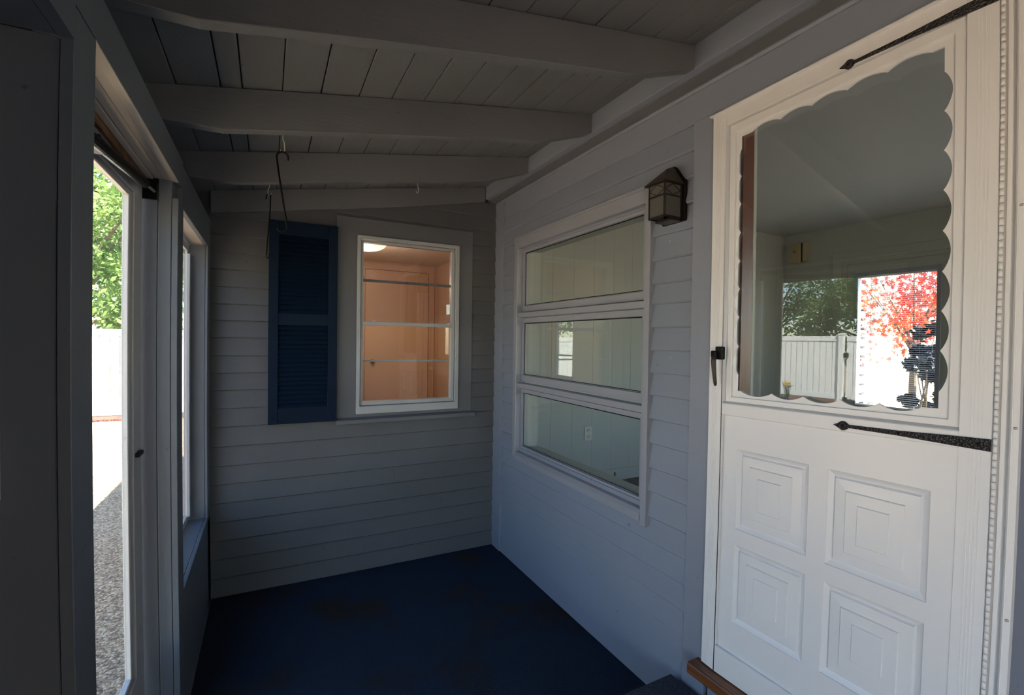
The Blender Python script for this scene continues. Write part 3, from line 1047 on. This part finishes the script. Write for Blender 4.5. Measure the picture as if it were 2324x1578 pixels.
cup_hook(.034, 1.872, 2.228, 2.163, True, 'small white screw hook carrying the long black plant hook')
cup_hook(-.008, 2.478, 2.222, 2.168, False, 'small white screw hook carrying the shorter black plant hook')
cup_hook(.699, 2.478, 2.341, 2.283, True, 'empty white screw hook under the rafter right of the shutter')

# ------------------------------------------------------------------ room behind the house wall
FZ, CZ_ = .30, 2.68
rm = empty('wall_interior', (3, 3.2, FZ), 'white board panelling of the room seen through the big window', 'wall', kind='structure')
mo('backing', MB().box(1.606, 5.1, 3.215, 3.30, FZ, CZ_), M_INT, rm)
x = 1.606
while x < 5.0:
    wd = .205
    b = min(x + wd, 5.0)
    m = MB().prism([(x, 3.216), (x, 3.2018), (x + .002, 3.2), (b - .002, 3.2), (b, 3.2018), (b, 3.216)], 'Z', FZ, CZ_)
    mo('wall_board', m, M_INT, rm)
    x += wd
t = mo('baseboard_interior', MB().box(1.62, 5.0, 3.184, 3.1995, FZ, FZ + .10), M_INT, bevel=.002)
tag(t, 'white baseboard along the board panelling inside the house', 'baseboard', kind='structure')
t = mo('floor_interior', MB().box(1.606, 5.1, -2.6, 3.3, .22, FZ), M_IFLR)
tag(t, 'dark wood floor of the room inside', 'floor', kind='structure')
t = mo('ceiling_interior', MB().box(1.606, 5.1, -2.6, 3.3, CZ_, CZ_ + .08), M_INTC)
tag(t, 'plain pale ceiling of the room seen through the door glass', 'ceiling', kind='structure')
t = mo('wall_far', MB().prism(rect(-2.6, 3.3, FZ, CZ_), 'X', 5.0, 5.12, holes=[rect(1.66, 2.60, FZ + .001, 2.33), rect(-1.6, .4, 1.0, 2.3)]), M_INT)  # second opening is unseen, added to bring daylight into the room
tag(t, 'plain far wall of the room with a half-glazed door', 'wall', kind='structure')
t = mo('wall_side', MB().prism(rect(1.606, 5.1, FZ, CZ_), 'Y', -2.7, -2.6, holes=[rect(2.6, 4.0, 1.2, 2.2)]), M_INT)  # unseen opening added to let sunlight into the room
tag(t, 'side wall of the room inside the house', 'wall', kind='structure')
t = mo('wall_lining', MB().prism(rect(-2.6, 3.2, FZ, CZ_), 'X', 1.607, 1.622, holes=[rect(1.60, 2.74, .79, 2.10), rect(.46, 1.15, FZ + .001, 2.50)]), M_INT)
tag(t, 'inner lining of the house wall around window and door', 'wall', kind='structure')
# cable and outlet
ou = empty('outlet', (2.385, 3.2, .73), 'ivory power outlet on the board panelling behind the big window', 'outlet')
mo('cover_plate', MB().box(2.347, 2.425, 3.192, 3.199, .672, .790), M_OUT, ou, bevel=.002)
for z in (.703, .759):
    s = mo('socket', MB().lathe((2.386, 3.191, z), [(0, -.002), (.015, -.001), (.0165, .002)], 'Y', 16), M_OUT, ou, smooth=True)
    mo('slot', MB().box(2.378, 2.380, 3.188, 3.1895, z - .003, z + .006).box(2.391, 2.393, 3.188, 3.1895, z - .003, z + .006), M_BLK, s)
mo('cable_plate', MB().box(2.66, 2.672, 3.178, 3.184, .345, .375), M_BRZ, t)

# door_3 in the far wall with blinds
d3 = empty('door_3', (5, 2.14, FZ), 'pale half-glazed door in the far wall of the room', 'door', kind='structure')
mo('door_leaf', MB().prism(rect(1.70, 2.56, FZ + .002, 2.29), 'X', 5.02, 5.06, holes=[rect(1.83, 2.46, .93, 2.17)]), M_INT, d3, bevel=.002)
mo('glass_frame', MB().prism(rect(1.80, 2.49, .90, 2.20), 'X', 5.005, 5.075, holes=[rect(1.835, 2.455, .935, 2.165)]), M_CASE, d3, bevel=.003)
mo('pane', MB().box(5.038, 5.042, 1.82, 2.40, .92, 2.18), M_GLASS, d3)
mo('door_casing', MB().prism([(1.58, FZ), (2.68, FZ), (2.68, 2.41), (1.58, 2.41)], 'X', 4.985, 5.0, holes=[rect(1.665, 2.595, FZ + .003, 2.325)]), M_INT, d3, bevel=.002)
mo('jamb', MB().prism(rect(1.661, 2.599, FZ + .002, 2.329), 'X', 5.0, 5.12, holes=[rect(1.70, 2.56, FZ + .003, 2.29)]), M_INT, d3)
bl = empty('window_blind', (5.02, 2.14, 2.17), 'white mini blind of thin level slats over the glass of the far door', 'blind')
mo('head_rail', MB().box(5.012, 5.034, 1.838, 2.452, 2.150, 2.165), M_BLIND, bl)
slm = MB().prism([(-.0095, -.0008), (.0, .0008), (.0095, -.0008), (.0095, -.0002), (0, .0014), (-.0095, -.0002)], 'Y', 1.840, 2.450).mesh('slat')
slm.materials.append(M_BLIND)
NS = 66
for k in range(NS):
    o = bpy.data.objects.new('slat', slm)
    COL.objects.link(o)
    o.parent = bl
    o.matrix_parent_inverse = Matrix.Translation(-PW[bl.name])
    o.location = (5.023, 0, .955 + (2.145 - .955) * k / (NS - 1))
for y in (1.95, 2.34):
    mo('ladder_cord', MB().cyl((5.013, y, .95), (5.013, y, 2.15), .0008, seg=5), M_BLIND, bl)
mo('bottom_rail', MB().box(5.014, 5.032, 1.840, 2.450, .937, .947), M_BLIND, bl)

ch = empty('door_chime', (4.99, 3.1, 2.4), 'small yellowed door chime box on the wall left of the far door', 'chime')
mo('chime_box', MB().box(4.945, 5.0, 2.985, 3.115, 2.37, 2.575), M_IVORY, ch, bevel=.004)
mo('chime_side', MB().box(4.940, 5.0, 2.925, 2.965, 2.375, 2.58), M_IVORY, ch, bevel=.004)
mo('chime_gap', MB().box(4.96, 5.0, 2.965, 2.985, 2.38, 2.57), M_BLK, ch)
mo('chime_button', MB().lathe((4.944, 3.055, 2.49), [(0, -.004), (.014, -.003), (.017, .001)], 'X', 16), M_BRASS, ch, smooth=True)

# ------------------------------------------------------------------ lit room behind the end wall
rb = empty('room_back', (1, 5, FZ), 'peach-coloured lit room behind the end wall window', 'room', kind='structure')
mo('end_wall', MB().box(-.42, 3.1, 5.6, 5.7, FZ, 2.40), M_PEACH, rb)
mo('side_wall', MB().prism(rect(3.24, 5.6, FZ, 2.40), 'X', -.40, -.30, holes=[rect(4.80, 5.26, 1.02, 2.0)]), M_PEACH, rb)
mo('side_wall', MB().box(1.85, 1.95, 3.30, 5.6, FZ, 2.40), M_PEACH, rb)
mo('room_ceiling', MB().box(-.42, 3.1, 3.24, 5.7, 2.40, 2.55), M_PEACHC, rb)
mo('room_floor', MB().box(-.42, 3.1, 3.24, 5.7, .2, FZ), M_IFLR, rb)
mo('wall_lining', MB().prism(rect(-.30, 1.85, FZ, 2.40), 'Y', D + .121, D + .131, holes=[rect(.50, 1.16, 1.03, 2.14)]), M_PEACH, rb)
w4 = empty('window_4', (-.35, 5.03, 1.02), 'small bright window of the lit room, seen mirrored in the big window', 'window', kind='structure')
mo('frame', MB().prism(rect(4.80, 5.26, 1.02, 2.0), 'X', -.38, -.34, holes=[rect(4.835, 5.225, 1.055, 1.965)]).box(-.375, -.345, 4.83, 5.23, 1.31, 1.33), M_WFR, w4)
mo('pane', MB().box(-.362, -.358, 4.83, 5.23, 1.05, 1.97), M_GLASS, w4)
pd = empty('door_4', (1.3, 5.58, FZ), 'peach-painted door with a knob in the lit room', 'door', kind='structure')
pdm = MB().prism(rect(.98, 1.72, FZ + .002, 2.30), 'Y', 5.570, 5.60)
mo('door_leaf', pdm, M_PEACHD, pd, bevel=.003)
mo('door_casing', MB().prism([(.90, FZ), (1.80, FZ), (1.80, 2.38), (.90, 2.38)], 'Y', 5.585, 5.60, holes=[rect(.972, 1.728, FZ + .001, 2.308)]), M_PEACHD, pd, bevel=.003)
mo('door_knob', MB().lathe((1.06, 5.57, 1.24), [(0, -.062), (.018, -.058), (.026, -.045), (.024, -.032), (.012, -.022), (.010, -.006), (.026, 0)], 'Y', 18), M_BRASS, pd, smooth=True)
lp = empty('ceiling_light', (.84, 4.5, 2.40), 'lit round glass ceiling light in the room behind the end wall window', 'lamp')
mo('glass_dome', MB().lathe((.79, 4.5, 2.385), [(0, -.070), (.07, -.066), (.125, -.055), (.165, -.034), (.188, -.008), (.188, 0)], 'Z', 32), M_LAMP, lp, smooth=True)
mo('rim', MB().lathe((.79, 4.5, 2.385), [(.191, -.008), (.198, -.004), (.198, .015), (0, .015)], 'Z', 32), M_BRASS, lp, smooth=True)
pl = bpy.data.lights.new('ceiling_light_bulb', 'POINT')
pl.energy = 15
pl.color = (1.0, 0.80, 0.60)
pl.shadow_soft_size = .12
plo = bpy.data.objects.new('ceiling_light_bulb', pl)
plo.location = (.79, 4.5, 2.05)
COL.objects.link(plo)

# house roof over the rooms (keeps the daylight out)
hr = mo('house_roof', MB().prism([(1.60, 2.78), (5.3, 3.3), (5.3, 3.4), (1.3, 2.86), (1.3, 2.78)], 'Y', -3.2, 6.2).box(-.50, 3.2, 3.3, 6.2, 2.60, 2.68), M_ROOF)
tag(hr, 'low roof over the house', 'roof', kind='structure')
t = mo('foundation', MB().box(1.49, 5.14, -2.7, 5.7, -.24, .22).box(-.42, 1.9, 3.24, 5.7, -.24, .2), M_CONC)
tag(t, 'concrete foundation of the house', 'foundation', kind='structure')

# ------------------------------------------------------------------ fence
def fence_panel(parent, p0, p1, z0=-.20, z1=1.62, bw=.165):
    p0, p1 = Vector(p0), Vector(p1)
    d = p1 - p0
    ln = d.length
    u = d.normalized()
    nrm = Vector((-u.y, u.x))
    def slab(a, b, t0, t1, za, zb):
        m = MB()
        q = [p0 + u * a + nrm * t0, p0 + u * b + nrm * t0, p0 + u * b + nrm * t1, p0 + u * a + nrm * t1]
        m.prism([(v.x, v.y) for v in q], 'Z', za, zb)
        return m
    n = max(1, round(ln / bw))
    for k in range(n):
        a, b = ln * k / n + .008, ln * (k + 1) / n - .008
        mo('board', slab(a, b, -.012, .012, z0 + .06, z1 - .06), M_FENCE, parent)
    mo('top_rail', slab(0, ln, -.025, .025, z1 - .14, z1), M_FENCE, parent, bevel=.006)
    mo('bottom_rail', slab(0, ln, -.025, .025, z0, z0 + .16), M_FENCE, parent, bevel=.006)


def fence_post(parent, p, z1=1.70, s=.065):
    m = MB().box(p[0] - s, p[0] + s, p[1] - s, p[1] + s, -.24, z1 - .05)
    o = mo('post', m, M_FENCE, parent, bevel=.006)
    mo('post_cap', MB().prism(rect(p[0] - s - .012, p[0] + s + .012, p[1] - s - .012, p[1] + s + .012), 'Z', z1 - .05, z1 - .015).prism(rect(p[0] - s * .5, p[0] + s * .5, p[1] - s * .5, p[1] + s * .5), 'Z', z1 - .015, z1), M_FENCE, o)


f1 = empty('fence', (-4, 12.5, -.24), 'white vinyl privacy fence across the far side of the yard', 'fence')
xs = [-11.7, -9.3, -6.9, -4.5, -2.1, .3]
for a, b in zip(xs[:-1], xs[1:]):
    fence_panel(f1, (a + .065, 12.5), (b - .065, 12.5), bw=.18)
for a in xs:
    fence_post(f1, (a, 12.5))
f2 = empty('fence', (-11.7, 9, -.24), 'white vinyl privacy fence along the left side, mirrored in the door glass', 'fence')
ys = [5.90, 8.30, 10.70]
for a, b in zip(ys[:-1], ys[1:]):
    fence_panel(f2, (-11.7, a + .065), (-11.7, b - .065), z0=.10, z1=1.84)
for a in ys:
    fence_post(f2, (-11.7, a), z1=1.93)
fence_panel(f2, (-11.7, 10.765), (-11.7, 12.40), z0=.10, z1=1.84)
gt = empty('gate', (-11.7, 5.2, -.24), 'white vinyl gate in the side fence, mirrored in the door glass', 'gate')
fence_panel(gt, (-11.72, 4.62), (-11.72, 5.78), z0=.12, z1=1.84)
mo('hinge', MB().box(-11.69, -11.65, 5.72, 5.833, 1.25, 1.38), M_BLK, gt)
mo('hinge', MB().box(-11.69, -11.65, 5.72, 5.833, .05, .18), M_BLK, gt)
f3 = empty('fence', (-11.7, 3.2, -.24), 'white vinyl fence run beyond the gate', 'fence')
fence_post(f3, (-11.7, 4.53), z1=1.93)
fence_panel(f3, (-11.7, 2.0), (-11.7, 4.465), z0=.10, z1=1.84)
fence_post(f3, (-11.7, 1.93), z1=1.93)
mu = mo('mulch_bed', MB().prism([(-11.62, -.24), (-10.0, -.24), (-10.6, .02), (-11.62, .10)], 'Y', 6.0, 12.4).box(-10.3, .5, 11.9, 12.4, -.24, -.20), M_MULCH)
tag(mu, 'strip of red-brown mulch along the foot of the fences', 'mulch bed', kind='stuff')

# ------------------------------------------------------------------ trees
def tree_meshes(seed, nleaf, rx, rz, clumps, ls):
    r = random.Random(seed)
    v, f = [], []
    cs = []
    for _ in range(clumps):
        while True:
            p = Vector((r.uniform(-1, 1), r.uniform(-1, 1), r.uniform(-1, 1)))
            if .25 < p.length < 1:
                break
        cs.append(Vector((p.x * rx, p.y * rx, p.z * rz)))
    for i in range(nleaf):
        c = cs[r.randrange(clumps)]
        p = c + Vector((r.gauss(0, .30), r.gauss(0, .30), r.gauss(0, .24))) * rx * .42
        a = Vector((r.gauss(0, 1), r.gauss(0, 1), r.gauss(0, .7))).normalized()
        b = a.orthogonal().normalized()
        b = (Matrix.Rotation(r.uniform(0, 6.28), 3, a) @ b)
        s = ls * r.uniform(.6, 1.3)
        n = len(v)
        v += [tuple(p - a * s), tuple(p + b * s * .45 + a * s * .1), tuple(p + a * s), tuple(p - b * s * .45 + a * s * .1)]
        f += [(n, n + 1, n + 2), (n, n + 2, n + 3)]
    me = bpy.data.meshes.new('foliage')
    me.from_pydata(v, [], f)
    return me, cs


def trunk_mesh(cs, seed, h, r0):
    r = random.Random(seed)
    m = MB()
    m.tube([(0, 0, -h), (r.uniform(-.1, .1), r.uniform(-.1, .1), -h * .5), (r.uniform(-.2, .2), r.uniform(-.2, .2), 0), (0, 0, h * .4)], [r0, r0 * .8, r0 * .55, r0 * .2], 8)
    for c in cs[::2]:
        z = max(-h * .7, c.z * .4 - h * .25)
        mid = Vector((c.x * .4, c.y * .4, (z + c.z) / 2 - .1))
        m.tube([(0, 0, z), tuple(mid), tuple(c)], [r0 * .38, r0 * .22, r0 * .08], 6)
    return m.mesh('trunk')


VAR = []
for s, (n, rx, rz, cl_, ls) in enumerate(((11000, 2.3, 2.9, 44, .085), (11000, 2.0, 3.6, 46, .085), (9000, 2.5, 2.3, 40, .095))):
    me, cs = tree_meshes(s + 3, n, rx, rz, cl_, ls)
    me2 = me.copy()
    me.materials.append(M_LEAF)
    me2.materials.append(M_LEAFD)
    tm = trunk_mesh(cs, s, 3.0, .16)
    tm.materials.append(M_BARK)
    VAR.append((me, me2, tm))
TREES = [  # x, y, z centre, variant, dark, scale, label
    (-4.6, 15.9, 2.7, 0, 0, 1.15, 'bright green leafy tree rising over the back fence, seen through the glass storm door'),
    (.9, 16.2, 3.2, 1, 0, 1.0, 'green tree behind the back fence at its end nearest the house'),
    (-10.8, 17.0, 3.4, 1, 1, 1.05, 'dark green tree behind the back fence near its left corner'),
    (-5.9, 26.0, 5.4, 2, 1, 1.8, 'tall tree standing farther back than the others behind the back fence'),
    (-16.4, 13.4, 2.4, 2, 1, 1.0, 'dark bushy tree behind the corner where the two fences meet'),
    (-15.6, 9.9, 2.3, 0, 1, .95, 'dark green tree beyond the side fence, left in the door reflection'),
    (-15.4, 6.3, 2.5, 2, 1, .95, 'dark green leafy tree standing behind the side gate'),
    (-15.4, 2.9, 2.6, 1, 0, 1.0, 'green tree beyond the side fence run past the gate'),
]
for (x, y, z, vi, dk, s, lab) in TREES:
    e = empty('tree', (x, y, z), lab, 'tree', group='trees beyond the fences')
    e.scale = (s, s, s)
    e.rotation_euler = (0, 0, x * 1.7 + y)
    fo = bpy.data.objects.new('foliage', VAR[vi][dk])
    tk = bpy.data.objects.new('trunk', VAR[vi][2])
    for o in (fo, tk):
        COL.objects.link(o)
        o.parent = e

# red maple and neighbour's house beyond the far door
mp_ = empty('maple_tree', (8.3, 3.30, 2.1), 'red-leaved maple outside the far door, behind the blind', 'tree')
rr = random.Random(5)
v, f = [], []
for k in range(1500):
    c = Vector((rr.gauss(0, .45), rr.gauss(-.08, .38), rr.gauss(.05, .36)))
    a = Vector((rr.gauss(0, 1), rr.gauss(0, 1), rr.gauss(0, .5))).normalized()
    b = a.orthogonal().normalized()
    n_ = a.cross(b)
    s = .045 * rr.uniform(.7, 1.3)
    n0 = len(v)
    v.append(tuple(c))
    for i in range(10):
        an = i * math.pi / 5
        q = s * (1.0 if i % 2 == 0 else .38)
        v.append(tuple(c + b * math.cos(an) * q + n_ * math.sin(an) * q))
    for i in range(10):
        f.append((n0, n0 + 1 + i, n0 + 1 + (i + 1) % 10))
me = bpy.data.meshes.new('foliage')
me.from_pydata(v, [], f)
me.materials.append(M_MAPLE)
o = bpy.data.objects.new('foliage', me)
COL.objects.link(o)
o.parent = mp_
m = MB().tube([(0, 0, -2.1), (.05, .02, -1.2), (0, 0, -.5)], [.06, .05, .035], 8)
for k in range(9):
    an = k * .7
    m.tube([(0, 0, -.8 + k * .05), (.3 * math.cos(an), .3 * math.sin(an), -.3 + k * .05), (.6 * math.cos(an), .6 * math.sin(an), .1 + .06 * k)], [.022, .014, .005], 6)
tm = m.mesh('trunk')
tm.materials.append(M_BARK)
o = bpy.data.objects.new('trunk', tm)
COL.objects.link(o)
o.parent = mp_

nh = empty('neighbour_house', (10, 4.5, -.24), 'white clapboard house beyond the far door', 'building')
mo('wall', MB().box(8.0, 9.6, 4.4, 8, -.24, 5.2), M_ROOF, nh)  # painted dark so the gaps between boards stand for lap shadows
for k in range(28):
    z0 = -.15 + k * .16
    mo('clapboard', MB().prism([(4.4, z0 + .045), (4.33, z0 + .045), (4.36, z0 + .16), (4.4, z0 + .16)], 'X', 7.98, 9.15), M_NEIGH, nh)
mo('corner_board', MB().box(9.15, 9.28, 4.35, 4.4, -.2, 4.6), M_NEIGH, nh)
mo('roof', MB().prism([(7.6, 5.1), (10.2, 5.1), (8.9, 6.3)], 'Y', 4.0, 8.2), M_ROOF, nh)

sb = empty('shade_foliage', (7.2, 2.72, -.24), 'added dark foliage standing in for the shade below the red maple outside the far door', 'shade_foliage')  # added foliage; near-black leaves stand in for shade under the maple
me, cs = tree_meshes(77, 7000, .30, 1.05, 30, .05)
me.materials.append(M_SHADE)
o = bpy.data.objects.new('foliage', me)
COL.objects.link(o)
o.parent = sb
o.location = (0, 0, .95)
tm = trunk_mesh(cs, 3, .9, .03)
tm.materials.append(M_BARK)
o = bpy.data.objects.new('trunk', tm)
COL.objects.link(o)
o.parent = sb
o.location = (0, 0, .95)

dw = mo('driveway', MB().box(5.6, 16, -6, 4.3, -.24, -.225), M_FAR)
tag(dw, 'dark asphalt driveway outside the far door', 'driveway', kind='structure')

# yellow flowers by the fence
fw = empty('yellow_flower', (-11.1, 7.05, .08), 'small clump of yellow flowers at the foot of the side fence', 'flower')
m = MB()
m2 = MB()
rr = random.Random(2)
for k in range(22):
    an, rad = rr.uniform(0, 6.28), rr.uniform(.02, .16)
    tx, ty, tz = -11.1 + rad * math.cos(an), 7.05 + rad * math.sin(an), .11 + rr.uniform(.26, .40)
    m.tube([(-11.1 + rad * .2 * math.cos(an), 7.05 + rad * .2 * math.sin(an), -.02), (tx, ty, tz)], [.006, .004], 5)
    for j in range(6):
        b = j * 1.047
        n0 = len(m2.v)
        m2.v += [(tx, ty, tz), (tx + .045 * math.cos(b - .3), ty + .045 * math.sin(b - .3), tz + .02), (tx + .060 * math.cos(b), ty + .060 * math.sin(b), tz + .012), (tx + .045 * math.cos(b + .3), ty + .045 * math.sin(b + .3), tz + .02)]
        m2.f.append((n0, n0 + 1, n0 + 2, n0 + 3))
mo('stems', m, M_LEAFD, fw)
link('blossoms', m2.mesh('blossoms'), M_YEL, fw)

# twig on the paving and a few pebbles of relief near the door
tw = mo('twig', MB().tube([(-1.12, 2.62, -.232), (-1.09, 2.60, -.226), (-1.05, 2.55, -.230), (-1.03, 2.50, -.234)], .003, 6), M_TWIG, smooth=True)
tag(tw, 'thin pale twig lying on the pebbly paving outside the storm door', 'twig')
